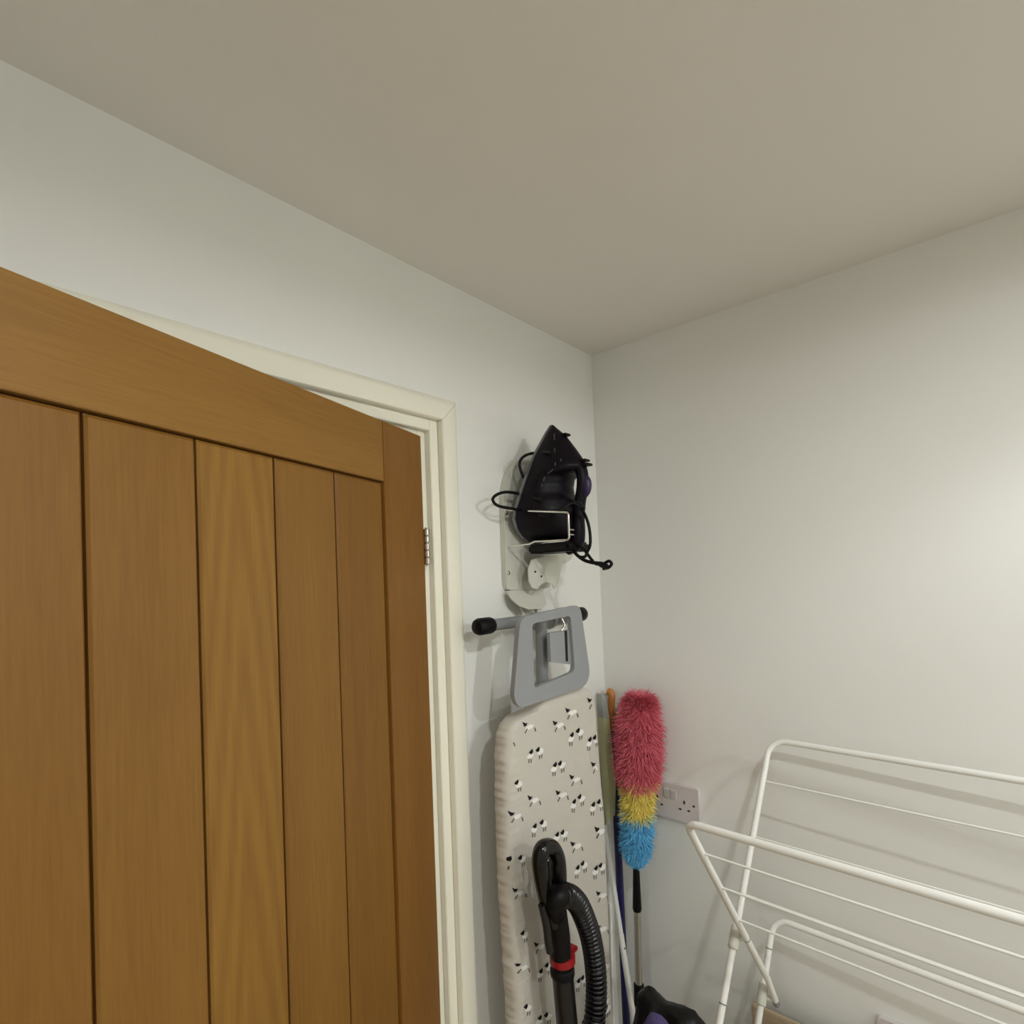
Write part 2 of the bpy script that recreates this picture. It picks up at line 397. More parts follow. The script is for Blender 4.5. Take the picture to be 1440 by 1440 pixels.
def section(z, k):
    yl, yr = interp(lt, z), interp(rt, z); t = (XF-XB)/2; xc = (XF+XB)/2
    tt = t*k; R = min(.019, tt*.98); pts = []
    def arc(cy, cx, a0, a1, n=5):
        for i in range(n+1):
            a = a0+(a1-a0)*i/n; pts.append([cx+R*math.sin(a), cy+R*math.cos(a)])
    arc(yr-R, xc+tt-R, 0, math.pi/2)
    n = 26
    for i in range(1, n): pts.append([xc+tt+.0018*math.sin(math.pi*i/n), yr-R+(yl-yr+2*R)*i/n])
    arc(yl+R, xc+tt-R, math.pi/2, math.pi)
    arc(yl+R, xc-tt+R, math.pi, 1.5*math.pi)
    for i in range(1, 8): pts.append([xc-tt, yl+R+(yr-yl-2*R)*i/8])
    arc(yr-R, xc-tt+R, 1.5*math.pi, 2*math.pi)
    out = []
    for x, y in pts:
        e = max(0, 1-(y-yl)/.045); e2 = max(0, 1-(yr-y)/.03)
        wv = noise.noise(Vector((y*6, z*135, 1.3)))*.0055*e*e + noise.noise(Vector((y*10, z*60, 7)))*.002*e2*e2
        g = noise.noise(Vector((y*11, z*7, 4)))*.0016
        out.append(Vector((x+(g+wv if x > xc else 0), y+wv*.9*(1 if y < (yl+yr)/2 else -.3), z)))
    return out
bm = BM(); rings = []; nz_ = 330
for i in range(nz_+1):
    z = ZT+(ZB-ZT)*i/nz_
    dtop = (ZT-z); kk = min(1, .35+math.sqrt(max(0, dtop)/.022)*.65) if dtop < .022 else 1
    dbt = (z-ZB); kk = min(kk, .35+.65*math.sqrt(max(0, dbt)/.022)) if dbt < .022 else kk
    rings.append(section(z, kk))
loft(bm, rings)
bmesh.ops.recalc_face_normals(bm, faces=bm.faces)
bvh = BVHTree.FromBMesh(bm)
obj('cover', bm, M['cloth'], board, smooth=180)
# printed sheep (flat print that follows the cloth)
printb = BM()
def put(poly, lift, mi, off=0.):
    vs = []
    for px, py in poly:
        q = onX(px, py, .113); h = bvh.ray_cast(Vector((.3, q.y, q.z-off)), Vector((-1, 0, 0)))
        if h[0] is None: return
        vs.append(h[0]+Vector((lift, 0, 0)))
    f = printb.faces.new([printb.verts.new(v) for v in vs]); f.material_index = mi
def blob(cx, cy, rx, ry, ang, seed, n=10):
    rr = random.Random(seed); out = []
    for k in range(n):
        a = 2*math.pi*k/n; s = 1+rr.uniform(-.18, .18); x = rx*s*math.cos(a); y = ry*s*math.sin(a)
        out.append((cx+x*math.cos(ang)-y*math.sin(ang), cy+x*math.sin(ang)+y*math.cos(ang)))
    return out
def q_(x, y, wx, wy): return (x, y, wx, wy)
def single(x, y, off=0., s=1.):
    put(blob(x+6.5*s, y+3*s, 6.4*s, 3.0*s, -.5, int(x)), .0005, 0, off)
    put([(x-3.6*s, y-4.4*s), (x+.8*s, y-2.2*s), (x+3.6*s, y-2.8*s), (x+1.4*s, y+1.2*s), (x-1.3*s, y+2.8*s), (x-2.2*s, y)], .0008, 1, off)
    put([(x+2*s, y+5*s), (x+3.6*s, y+5*s), (x+.6*s, y+12*s), (x-1*s, y+12*s)], .0008, 2, off)
    put([(x+12.4*s, y+4*s), (x+14*s, y+3.4*s), (x+15.5*s, y+9*s), (x+14*s, y+9.4*s)], .0008, 2, off)
def pair(x, y, x2, y2, off=0.):
    put(blob(x-1, y+6, 4.8, 3.4, -.7, int(x)+3), .0005, 0, off)
    put(blob(x2+3.5, y2+3, 5.4, 3.6, -.9, int(x)+5), .0006, 0, off)
    for a, b, s in ((x, y, .82), (x2, y2, .82)):
        put([(a-4*s, b+1.5*s), (a-1*s, b-2*s), (a+2.2*s, b-5.2*s), (a+3.4*s, b-.5*s), (a+1.5*s, b+4.2*s), (a-1*s, b+4.4*s)], .0009, 1, off)
    for lx, ly in ((x-3.4, y+10.5), (x-.4, y+10.5), (x2+2, y2+8), (x2+5, y2+7)):
        put([(lx, ly), (lx+1.3, ly), (lx+.9, ly+5.5), (lx-.2, ly+5.5)], .0009, 2, off)
def c3(x, y): return (660+x/4.8, 960+y/4.8)
def c4(x, y): return (660+x/4.8, 1160+y/4.8)
sing = [c3(*p) for p in [(235, 385), (375, 285), (575, 275), (662, 190), (812, 122), (838, 555), (690, 640), (595, 745), (408, 780), (292, 890), (858, 990), (695, 1090)]]
sing += [c4(*p) for p in [(315, 445), (870, 465), (450, 810), (335, 950), (870, 690), (860, 35), (905, 940)]]
prs = [c3(*a)+c3(*b) for a, b in [((415, 465), (460, 450)), ((690, 350), (730, 322)), ((812, 382), (845, 368)), ((575, 552), (608, 542)), ((255, 690), (318, 672)),
       ((705, 800), (742, 768)), ((835, 820), (872, 802)), ((440, 965), (485, 940)), ((590, 1022), (625, 1008)), ((285, 1195), (345, 1180)), ((728, 1245), (762, 1218)), ((855, 1250), (885, 1232))]]
prs += [c4(*a)+c4(*b) for a, b in [((305, 748), (358, 728)), ((482, 985), (520, 945)), ((325, 1250), (382, 1225)), ((475, 1300), (515, 1280)), ((735, 1050), (762, 1030)), ((880, 1200), (905, 1180))]]
for x, y in sing: single(x, y)
for a in prs: pair(*a)
for x, y in sing:
    if 1000 < y < 1400: single(x, y, .62)
for a in prs:
    if 1000 < a[1] < 1400: pair(*a, .62)
obj('sheep_print', printb, M['sheepw'], board, mats=[M['sheepk'], M['sheepg']], kind='stuff')

# grey iron rest at the head of the board: rounded trapezoid ring
def rpoly(pts, r, n=6):
    P = [Vector(p) for p in pts]; k = len(P); out = []
    for i in range(k):
        a = P[(i-1) % k]-P[i]; b = P[(i+1) % k]-P[i]; a.normalize(); b.normalize(); ang = a.angle(b)
        rr = r[i] if isinstance(r, (list, tuple)) else r
        t = rr/math.tan(ang/2); c = P[i]+(a+b).normalized()*(rr/math.sin(ang/2)); s = P[i]+a*t-c; e = P[i]+b*t-c
        tot = s.angle(e); ax = s.cross(e).normalized()
        for j in range(n+1): out.append(c+Matrix.Rotation(tot*j/n, 3, ax) @ s)
    return out
XR = .122
outer = rpoly([onX(*p, XR) for p in [(732, 868), (816, 850), (832, 962), (721, 1000)]], [.028, .024, .034, .030])
inner = rpoly([onX(*p, XR-.001) for p in [(748, 877), (802, 866), (808, 944), (751, 968)]], [.010, .010, .014, .008])
bm = BM(); prism(bm, [p-Vector((.011, 0, 0)) for p in outer], (.011, 0, 0), holes=[p-Vector((.010, 0, 0)) for p in inner], bev=.0038)
rest = obj('iron_rest_frame', bm, M['grey'], board, smooth=50, label='grey plastic iron rest frame')
bm = BM()                                  # web filling the upper right of the opening
web = [onX(*p, XR-.008) for p in [(773, 890), (806, 885), (809, 935), (775, 931)]]
prism(bm, web, (-.008, 0, 0), bev=.001); rw = obj('rest_web', bm, M['grey'], rest)
bm = BM()
slot = [onX(*p, XR-.0065) for p in [(794.5, 887), (797.5, 887), (799, 930), (796.5, 930)]]
prism(bm, slot, (-.003, 0, 0)); obj('slot', bm, M['hole'], rest, label='black slot in the iron rest')
# T foot hooked on the holder and the grey upright leg
XT = .058
ta, tb = onX(672, 884, XT), onX(818, 861.5, XT); tb.z = ta.z = (ta.z+tb.z)/2
ydir = (tb-ta).normalized()
bm = BM(); rod(bm, ta+ydir*.02, tb-ydir*.015, .0125, 20); obj('foot_tube', bm, M['greyd'], board, smooth=40)
for s, e in ((ta-ydir*.006, ta+ydir*.040), (tb+ydir*.008, tb-ydir*.026)):
    bm = BM(); v = e-s
    tube(bm, [s, s+v*.06, s+v*.2, s+v*.85, e-v*.02, e], [.009, .0145, .0172, .0172, .0155, .0128], 20); obj('foot_cap', bm, M['black'], board, smooth=40, label='black ribbed end cap')
bm = BM(); hq0 = onX(749, 874, XT); hq1 = onX(791, 868, XT); rod(bm, (XT+.002, hq0.y, ta.z-.002), (XT+.002, hq1.y, ta.z-.002), .0175, 20); obj('pivot_housing', bm, M['greyd'], board, smooth=40)
lg = onX(762, 900, .075); lg.z = ta.z
bm = BM(); rod(bm, (.075, lg.y, ta.z+.004), (.050, lg.y, .5), .0135, 20); obj('leg', bm, M['greyd'], board, smooth=40)
bm = BM(); box(bm, (.044, lg.y-.02, ta.z-.02), (.076, lg.y+.02, ta.z+.013), .006); obj('leg_bracket', bm, M['greyd'], board, smooth=40)
bm = BM(); tube(bm, smooth_path([onX(790, 872, .100)+Vector((0, 0, .004)), onX(794, 880, .105), onX(788, 889, .10)], 6), .0028, 8); obj('wire_clip', bm, M['chrome'], board, smooth=60)
bm = BM(); box(bm, (.052, lg.y-.006, .30), (.066, lg.y+.16, .325), .004); box(bm, (.052, lg.y-.006, .3), (.067, lg.y+.004, .52), .003); obj('leg_stay', bm, M['greyd'], board)

bm = BM(); q0, q1 = onX(858, 1270, .076), onX(862.5, 1440, .076); rod(bm, q0, q0+(q1-q0)*2.2, .0045, 10); obj('support_tube', bm, M['whitem'], board, smooth=40)

# ------------------------------------------------------------------ wall holder for iron and board
hold = empty('iron_holder', (0, -.33, 1.68), 'cream white metal wall holder carrying the steam iron above the ironing board', 'holder')
XP = .014
pl = onX(710, 760, XP).y; pr_ = onX(772, 760, XP).y
zb_ = onX(735, 829, XP).z; ztop = onX(748, 648, XP).z
cyl = (pl+pr_)/2; hw = (pr_-pl)/2
outl = [Vector((XP, pl, zb_+.012)), Vector((XP, pl+.004, zb_+.003)), Vector((XP, pl+.014, zb_)), Vector((XP, pr_-.014, zb_)), Vector((XP, pr_-.004, zb_+.003)), Vector((XP, pr_, zb_+.012))]
zs = onX(712, 712, XP).z
for i in range(0, 19):
    a = math.pi*i/18; outl.append(Vector((XP, cyl+hw*math.cos(a), zs+(ztop-zs)*math.sin(a))))
bm = BM(); prism(bm, outl, (-.0135, 0, 0), bev=.0012); obj('back_plate', bm, M['holder'], hold, smooth=40)
for px, py in ((712, 722), (713, 806)):
    bm = BM(); q = onX(px, py, XP); tube(bm, [(XP-.001, pl+.007, q.z), (XP+.002, pl+.007, q.z), (XP+.003, pl+.007, q.z)], [.0042, .0042, .0028], 12)
    obj('screw', bm, M['steel'], hold, smooth=40)
# upper hook plate, folded forward with a cut-out
bm = BM(); XH = .05
hp = [onX(px, py, XH) for px, py in [(748, 787), (765, 783), (786, 779), (803, 776), (806, 781), (803, 787), (797, 791), (790, 794), (788, 806), (787, 815), (783, 826), (780, 828), (776, 821), (769, 818.5), (762, 821), (755, 829), (748, 826), (744, 818), (743, 800)]]
prism(bm, hp, (-.0022, 0, 0), bev=.0006)
yh0, yh1 = onX(745, 795, XH).y, onX(790, 795, XH).y; zh = onX(765, 784, XH).z
box(bm, (XP-.0005, yh1-.0085, zh-.026), (XH-.001, yh1-.006, zh-.002))
obj('hook_plate', bm, M['holder'], hold)
for px, py in ((752.5, 804), (761, 810.5)):
    bm = BM(); q = onX(px, py, XH+.0003); rod(bm, q, q+Vector((.0012, 0, 0)), .0024, 10); obj('screw', bm, M['hole'], hold, label='small dark rivet hole')
# lower tongue and the two hooks under the board's foot
bm = BM()
tg = [Vector((0, onX(px, py, .034).y, onX(px, py, .034).z)) for px, py in [(721, 831), (745, 829), (768, 829), (770, 838), (767, 850), (758, 856), (740, 857), (729, 852), (723, 843)]]
zt0, zb0 = tg[0].z, tg[6].z
for v in tg: v.x = .016+.026*(zt0-v.z)/(zt0-zb0)
prism(bm, tg, (-.002, 0, -.001)); obj('tongue', bm, M['holder'], hold, smooth=30)
for px in (744, 763):
    q = onX(px, 850, .04)
    bm = BM(); tube(bm, smooth_path([(XP, q.y, q.z+.004), (.03, q.y, ta.z-.008), (.042, q.y, ta.z-.0185), (.058, q.y, ta.z-.0215), (.074, q.y, ta.z-.014), (.079, q.y, ta.z+.006)], 6), .004, 10)
    obj('hook', bm, M['holder'], hold, smooth=60)
# chrome wire basket
YL, YR = -.400, -.243
LP = [onY(716, 717, YL), onY(799, 720.5, YL), onY(800.5, 759, YL), onY(752, 761.5, YL), onY(745, 765, YL)]
LP[0].x = XP; LP[4].x = max(.03, LP[4].x)
P = LP+[Vector((XP, YL, LP[4].z-.002))]
bm = BM(); tube(bm, fillet(P, .006), .0021, 10); obj('basket_wire', bm, M['chrome'], hold, smooth=60)
zf = 1.766
P2 = [Vector((XP, YR, LP[0].z)), Vector((.108, YR, LP[1].z-.006)), Vector((.108, YR, zf)), Vector((XP, YR, zf))]
bm = BM(); tube(bm, fillet(P2, .006), .0021, 10); obj('basket_wire', bm, M['chrome'], hold, smooth=60)
for f in (.62, .80):                      # short rods turned in from the front upright
    bm = BM(); a = LP[1].lerp(LP[2], f); tube(bm, [a, a+Vector((-.004, .022, 0))], .0018, 8); obj('basket_rod', bm, M['chrome'], hold, smooth=60)

# ------------------------------------------------------------------ steam iron, tip up, sole to the wall
YI = -.320
iron = empty('steam_iron', (.04, YI, 1.76), 'black and aubergine steam iron stored tip up in the wire basket on the wall', 'iron')
def pI(px, py, Y=YI): return onY(px, py, Y)
ZTIP = 2.047; ZHEEL = 1.768; XS = .022; TAN = .226
def xs(z): return XS+TAN*(z-ZHEEL)
HWT = []
for a_, b_ in [(773, 598), (767, 607), (757, 625), (748, 642), (738, 668), (729, 695), (722, 718), (720, 730), (724, 745), (733, 757), (747, 766)]:
    X_ = .05
    for _ in range(8): q_0 = onX(a_, b_, X_); X_ = xs(q_0.z)
    HWT.append((q_0.z, max(.0008, YI-q_0.y)))
HWT.sort(reverse=True); ZTIP = HWT[0][0]; ZHEEL0 = HWT[-1][0]
def halfw(z, s=1.): return interp(HWT, z)*s
bm = BM()                               # sole plate
so = []
n = 30
for i in range(n+1):
    t = i/n; z = ZTIP-(ZTIP-ZHEEL0)*t; so.append((z, halfw(z)))
poly = [Vector((xs(z), YI-wd, z)) for z, wd in so]+[Vector((xs(z), YI+wd, z)) for z, wd in reversed(so[1:])]
prism(bm, poly, (.007, 0, 0), bev=.0012)
obj('sole_plate', bm, M['sole'], iron, smooth=40, label='grey sole plate')
# lower skirt + body as a loft along z; outer height follows the photographed silhouette
hp_tab = [(2.052, .088), (2.040, .100), (2.016, .126), (1.985, .148), (1.955, .168), (1.940, .172), (1.931, .164), (1.924, .136), (1.905, .128), (1.885, .130), (1.87, .142), (1.85, .148), (1.82, .146), (1.79, .144), (1.768, .138), (1.757, .12)]
def body_ring(z):
    wd = max(.0015, halfw(z, .965)); h = interp(hp_tab, z); out = []
    x0 = xs(z)+.0072; K = 22
    for k in range(K+1):
        a = math.pi*k/K; c = math.cos(a); s = math.sin(a)
        y = math.copysign(abs(c)**.8, c)*wd*(1-.35*s**3)
        out.append(Vector((x0+(h-x0)*s**.85, YI+y, z)))
    return out
bm = BM(); zz = []
z = ZTIP-.001
while z > ZHEEL0+.004: zz.append(z); z -= .004
loft(bm, [body_ring(z) for z in zz]); obj('body', bm, M['purple'], iron, smooth=60)
# heel block
bm = BM()
hb0, hb1 = pI(757, 764, -.335), pI(812, 776, -.335)
box(bm, (.040, YI-.043, 1.757), (.150, YI+.043, 1.778), .005); obj('heel', bm, M['black'], iron, smooth=40)
# handle: thick arch from the nose down to the heel
hpts = [(.135, 1.962), (.156, 1.948), (.166, 1.925), (.1655, 1.895), (.158, 1.865), (.153, 1.83), (.152, 1.795), (.146, 1.775), (.120, 1.766)]
bm = BM(); hp_ = smooth_path([Vector((x, YI, z)) for x, z in hpts], 6)
tube(bm, hp_, lambda i, n: .0165-.002*math.sin(math.pi*i/(n-1)), 18, flat=(Vector((1, 0, 0)), .82))
ih = obj('handle', bm, M['purple'], iron, smooth=60)
bm = BM(); hb = smooth_path([Vector((x, YI, z)) for x, z in [(.174, 1.918), (.178, 1.905), (.176, 1.887), (.170, 1.874)]], 5)
tube(bm, hb, lambda i, n: .010*math.sin(math.pi*(.18+.64*i/(n-1))), 14); obj('thumb_button', bm, M['purple_b'], ih, smooth=60, label='purple steam button')
for (x, z, dx, dz) in ((.165, 1.951, .017, -.002), (.166, 1.941, .022, .0015), (.118, 2.016, .016, .001)):
    bm = BM(); box(bm, (x-.004, YI-.010, z-.002), (x+dx, YI+.010, z+.003+dz*.1), .0012); obj('spray_lever', bm, M['black'], iron, smooth=40)
for k in range(3):                       # raised band and dashes on the flank
    pass
def flank(z, f):                        # point on the -y flank of the body
    R = body_ring(z); i = int(f*(len(R)//2)); return R[len(R)-1-i]
for (z, f, L_) in ((2.012, .42, .016), (1.978, .42, .010), (1.953, .5, .006), (1.945, .42, .008), (1.93, .42, .008), (1.916, .42, .008), (1.902, .42, .006)):
    a = flank(z+L_/2, f); b = flank(z-L_/2, f); nrm = Vector((.35, -1, 0)).normalized()
    mk = BM(); tube(mk, [a+nrm*.0004, b+nrm*.0004], .0015, 6); obj('marking', mk, M['mark'], iron)
# mains lead: coiled round the heel, two loops at the left and a bundle at the lower right
lead = BM(); CR = .0033
A1 = smooth_path([pI(772, 636, -.372), onX(752, 637, .06), onX(738, 641, .055), onX(731, 650, .052), onX(733, 664, .052), onX(741, 681, .05), onX(746, 697, .055), pI(752, 716, -.397), pI(772, 727, -.39), pI(795, 712, -.375), pI(812, 706, -.36), pI(822, 716, -.35)], 8)
tube(lead, A1, CR, 10)
A2 = smooth_path([pI(760, 703, -.395), onX(733, 695, .052), onX(712, 692, .05), onX(698, 696, .05), onX(693, 703, .05), onX(700, 711, .052), onX(718, 715, .055), onX(742, 719, .06), pI(768, 726, -.397), pI(788, 718, -.388), pI(803, 708, -.372), pI(815, 712, -.36), pI(824, 727, -.33), pI(829, 745, -.33), pI(830, 765, -.33), pI(826, 776, -.33), pI(822, 783, -.34), pI(813, 782, -.34), pI(806, 773, -.335)], 8)
tube(lead, A2, CR, 10)
A3 = smooth_path([pI(800, 762, -.32), pI(812, 766, -.33), pI(822, 774, -.33), pI(832, 787, -.33), pI(838, 793, -.33), pI(848, 793, -.33), pI(856, 789, -.33), pI(860, 793, -.33), pI(856, 798, -.33), pI(848, 800, -.33)], 8)
tube(lead, A3, CR, 10)
A4 = smooth_path([pI(803, 770, -.335), pI(810, 779, -.335), pI(820, 787, -.335), pI(832, 791, -.335), pI(842, 792, -.335), pI(848, 794, -.335)], 8)
tube(lead, A4, CR*1.15, 10)
obj('mains_lead', lead, M['cable'], iron, smooth=60, label='coiled black mains lead')
bm = BM(); a, b = pI(841, 792, -.332), pI(856, 798, -.332)
tube(bm, [a, a.lerp(b, .3), a.lerp(b, .8), b], [.004, .0065, .006, .0035], 10); obj('lead_tie', bm, M['cable'], iron, smooth=50)

# ------------------------------------------------------------------ vacuum cleaner wand in front of the board
XV = .178
vac = empty('vacuum_wand', (XV, onX(795, 1400, XV).y, 0), 'black vacuum cleaner wand with loop handle and ribbed hose, standing before the ironing board', 'vacuum cleaner')
def pV(px, py, X=XV): return onX(px, py, X)
bm = BM()                               # loop handle, flattened section
lp = smooth_path([pV(787, 1262, XV), pV(785.5, 1245), pV(785, 1225), pV(783, 1207), pV(777, 1194), pV(769, 1191.5), pV(762, 1196), pV(759, 1210), pV(760, 1228), pV(764, 1252), pV(770, 1275), pV(778, 1300)], 7)
rads = []
nn = len(lp)
for i in range(nn):
    t = i/(nn-1); rads.append(.0163 if t < .5 else .0163-.003*min(1, (t-.5)*3))
tube(bm, lp, rads, 20, flat=(Vector((0, 1, 0)), 1.0)); obj('handle', bm, M['blackg'], vac, smooth=60)
bm = BM(); tube(bm, smooth_path([pV(771.5, 1212, XV+.002), pV(773, 1230, XV+.002), pV(773.5, 1245, XV+.003), pV(772, 1252, XV+.003)], 5), .0028, 8)
obj('trim_seam', bm, M['gunmetal'], vac, smooth=60)
bm = BM()                               # body that joins handle and tube
tube(bm, smooth_path([pV(776, 1245), pV(779, 1262), pV(783, 1290), pV(787, 1320), pV(789, 1348), pV(790.5, 1368)], 5), lambda i, n: .0205 if i < n*.6 else .0198, 24); obj('wand_body', bm, M['black'], vac, smooth=60)
bm = BM(); tube(bm, smooth_path([pV(762, 1272, XV+.001), pV(768, 1300, XV+.004), pV(771, 1325, XV+.004), pV(773.5, 1338, XV+.004)], 5), .0075, 12); obj('spine', bm, M['gunmetal'], vac, smooth=60)
b0 = pV(790.5, 1362); b1 = pV(797.5, 1440)
dv = (b1-b0).normalized(); t0 = (b0.z-.03)/(-dv.z)
bm = BM(); tube(bm, [b0, b0+dv*t0], .0205, 24); obj('tube', bm, M['gunmetal'], vac, smooth=40)
bm = BM(); tube(bm, [b0-dv*.004, b0, b0+dv*.010, b0+dv*.014], [.021, .0235, .0235, .021], 24); obj('tube_collar', bm, M['black'], vac, smooth=40)
rc = pV(791, 1348)
bm = BM(); tube(bm, [rc+Vector((0, 0, .008)), rc+Vector((0, 0, .006)), rc+Vector((0, 0, -.006)), rc+Vector((0, 0, -.0085))], [.0215, .0245, .0245, .0215], 28)
obox(bm, (-.010, 0, -.005), (.010, .036, .0045), Matrix.Translation(rc+Vector((.003, 0, .0035))) @ Matrix.Rotation(.12, 4, 'X'), .0025)
obj('release_ring', bm, M['red'], vac, smooth=40, label='red release ring with tab')
# floor head so that the tube stands on something
fb = b0+dv*t0
bm = BM(); box(bm, (fb.x-.03, fb.y-.13, 0.002), (fb.x+.07, fb.y+.13, .035), .012); obj('floor_head', bm, M['black'], vac, smooth=40)
# elbow and hose
bm = BM(); tube(bm, smooth_path([pV(782, 1285, XV+.006), pV(780, 1272, XV+.016), pV(785, 1262, XV+.022), pV(795, 1256, XV+.022)], 6), [.018]*3+[.0185]*16, 20); obj('hose_elbow', bm, M['black'], vac, smooth=60)
hc = [pV(788, 1262, XV+.022), pV(799, 1259, XV+.02), pV(812, 1270, XV+.018), pV(822, 1291, XV+.016), pV(830, 1315, XV+.015), pV(835.5, 1345, XV+.014), pV(838.5, 1380, XV+.014), pV(838, 1415, XV+.014), pV(836, 1450, XV+.014)]
e = hc[-1]; hc += [e+Vector((0, .002, -.12)), e+Vector((.0, -.05, -.3)), e+Vector((.0, -.10, -.55)), Vector((e.x+.03, e.y-.18, .07)), Vector((e.x+.06, e.y-.32, .026))]
dense = smooth_path(hc, 90)
L_ = 0; prev = dense[0]; keep = [dense[0]]; step = .0007; acc = 0
for p in dense[1:]:
    acc += (p-prev).length; prev = p
    if acc >= step: keep.append(p); acc = 0
Ls = [0]
for a, b in zip(keep, keep[1:]): Ls.append(Ls[-1]+(b-a).length)
pitch = .0098
bm = BM(); tube(bm, keep, [.0158+.0062*abs(math.sin(math.pi*s/pitch))**.8 for s in Ls], 20); obj('hose', bm, M['hose'], vac, smooth=60)

# ------------------------------------------------------------------ feather duster
def extend(a, b, z=0.002):
    d = (b-a); return a+d*((z-a.z)/d.z)
d0 = onY(900, 983, -.066); d1 = onY(894.5, 1213, -.085); d2 = onY(899.5, 1440, -.100)
dust = empty('duster', (d2.x, d2.y, 0), 'long handled fluffy duster with pink, yellow and blue pile, leaning in the corner', 'duster')
ax = (d1-d0)
dvec = (d2-d1).normalized()
bm = BM(); rod(bm, d0, d1, .006, 8); obj('core_rod', bm, M['black'], dust)
def strands(name, mt, f0, f1, wfun, cnt, seed, ln, ragged=.02):
    rr = random.Random(seed); bm = BM()
    d = ax.normalized(); e1 = d.orthogonal().normalized(); e2 = d.cross(e1)
    for i in range(cnt):
        t = rr.uniform(f0-ragged, f1+ragged); t = max(0, t) if f0 > 0 else max(-.005, t)
        a = rr.uniform(0, 2*math.pi); rad = e1*math.cos(a)+e2*math.sin(a)
        R = wfun(min(max(t, 0), 1)); layer = rr.uniform(.55, 1)
        base = d0+d*(t*ax.length)+rad*R*layer*.62
        # strands fan outward and hang down
        dirv = (rad*rr.uniform(.5, 1.0)+d*rr.uniform(-.15, .95)+Vector((rr.gauss(0, .35), rr.gauss(0, .35), rr.gauss(0, .3)))).normalized()
        if t < .07: dirv = (dirv-d*rr.uniform(.3, 1.2)).normalized()
        L = ln*rr.uniform(.6, 1.15)*(.55+.45*R/.05)
        side = dirv.cross(rad).normalized(); side = side if side.length > .1 else e1
        wv = .0014*rr.uniform(.7, 1.3); bend = d*rr.uniform(.2, .6)+Vector((rr.gauss(0, .3), rr.gauss(0, .3), 0))
        pts = []
        p = base.copy(); v = dirv.copy()
        for k in range(4):
            ww = wv*(1-.25*k) if k else wv*.8
            pts.append((p-side*ww, p+side*ww)); v = (v+bend*.28).normalized(); p = p+v*(L/3)
        V = [(bm.verts.new(x), bm.verts.new(y)) for x, y in pts]
        for (x0, y0), (x1, y1) in zip(V, V[1:]): bm.faces.new((x0, y0, y1, x1))
    # inner plush core
    K = 14; rings = []
    for j in range(K+1):
        t = f0+(f1-f0)*j/K; R = wfun(t)*.66; q = d0+d*(t*ax.length)
        rings.append([q+(e1*math.cos(2*math.pi*k/16)+e2*math.sin(2*math.pi*k/16))*max(R, .004) for k in range(16)])
    loft(bm, rings)
    me_o = obj(name, bm, mt, dust, smooth=180, kind='stuff'); return me_o
def prof(t):
    tab = [(0, .032), (.03, .046), (.09, .054), (.25, .062), (.40, .060), (.50, .053), (.58, .047), (.7, .045), (.84, .045), (.92, .041), (.97, .028), (1, .012)]
    for (a, x), (b, y) in zip(tab, tab[1:]):
        if t <= b: return x+(y-x)*(t-a)/(b-a)
    return .01
strands('pink_pile', M['pink'], 0, .475, prof, 13000, 1, .034, .025)
strands('yellow_pile', M['yellow'], .485, .70, prof, 5200, 2, .026, .02)
strands('blue_pile', M['blue'], .70, .985, prof, 6200, 3, .025, .01)
g0 = d1-dvec*.012; gz = onY(894, 1280, -.09); 
def at_py(py, a=d1, b=d2, pa=1213, pb=1440):  # point of the handle at a photo height
    lo, hi = 0., 1.
    for _ in range(30):
        mid = (lo+hi)/2; p = a.lerp(b, mid); v = p-CAM; yy = CYP-FPX*(v.dot(cu)/v.dot(fw))
        if yy < py: lo = mid
        else: hi = mid
    return a.lerp(b, lo)
g1 = at_py(1281); g2 = at_py(1384); g3 = at_py(1413)
bm = BM(); tube(bm, [g0, g0.lerp(g1, .15), g0.lerp(g1, .95), g1], [.0075, .0078, .0112, .0098], 16); obj('grip', bm, M['black'], dust, smooth=40, label='black tapered grip')
foot = extend(d1, d2)
bm = BM(); rod(bm, g1, g2, .0092, 16); obj('tube', bm, M['alu'], dust, smooth=40)
bm = BM(); tube(bm, [g2+dvec*-.002, g2, g3, g3+dvec*.002], [.010, .0125, .0125, .010], 16); obj('lock_collar', bm, M['black'], dust, smooth=40)
bm = BM(); rod(bm, g3, foot, .0105, 16); obj('tube', bm, M['alu'], dust, smooth=40)

# ------------------------------------------------------------------ poles and cloth beside the duster
n0 = onY(861.5, 1028, -.022); n1 = onY(881, 1440, -.060); nf = extend(n0, n1)
npole = empty('broom', (nf.x, nf.y, 0), 'navy blue broom pole with an orange wooden end, leaning in the corner behind the duster', 'broom')
bm = BM(); rod(bm, n0, nf, .0098, 16); obj('pole', bm, M['navy'], npole, smooth=40)
bm = BM(); tt = onY(858, 973, -.018); tube(bm, smooth_path([n0-(n0-tt)*.0+Vector((0, 0, -.008)), n0.lerp(tt, .5), tt+Vector((.004, 0, -.006)), tt+Vector((-.006, 0, .0))], 5), lambda i, n: .0088+.002*i/n, 14)
obj('end_piece', bm, M['orange'], npole, smooth=60, label='orange varnished wooden end piece')
w0 = onY(850, 1160, -.060); w1 = onY(892, 1440, -.122); wf = extend(w0, w1)
wp = empty('mop', (wf.x, wf.y, 0), 'thin white mop pole slanting down in front of the navy pole', 'mop')
wd_ = (w1-w0)
bm = BM(); rod(bm, w0, w0.lerp(w1, .57), .0066, 14); obj('pole', bm, M['whitem'], wp, smooth=40)
bm = BM(); rod(bm, w0.lerp(w1, .57), wf, .0074, 14); obj('pole', bm, M['whitem'], wp, smooth=40)
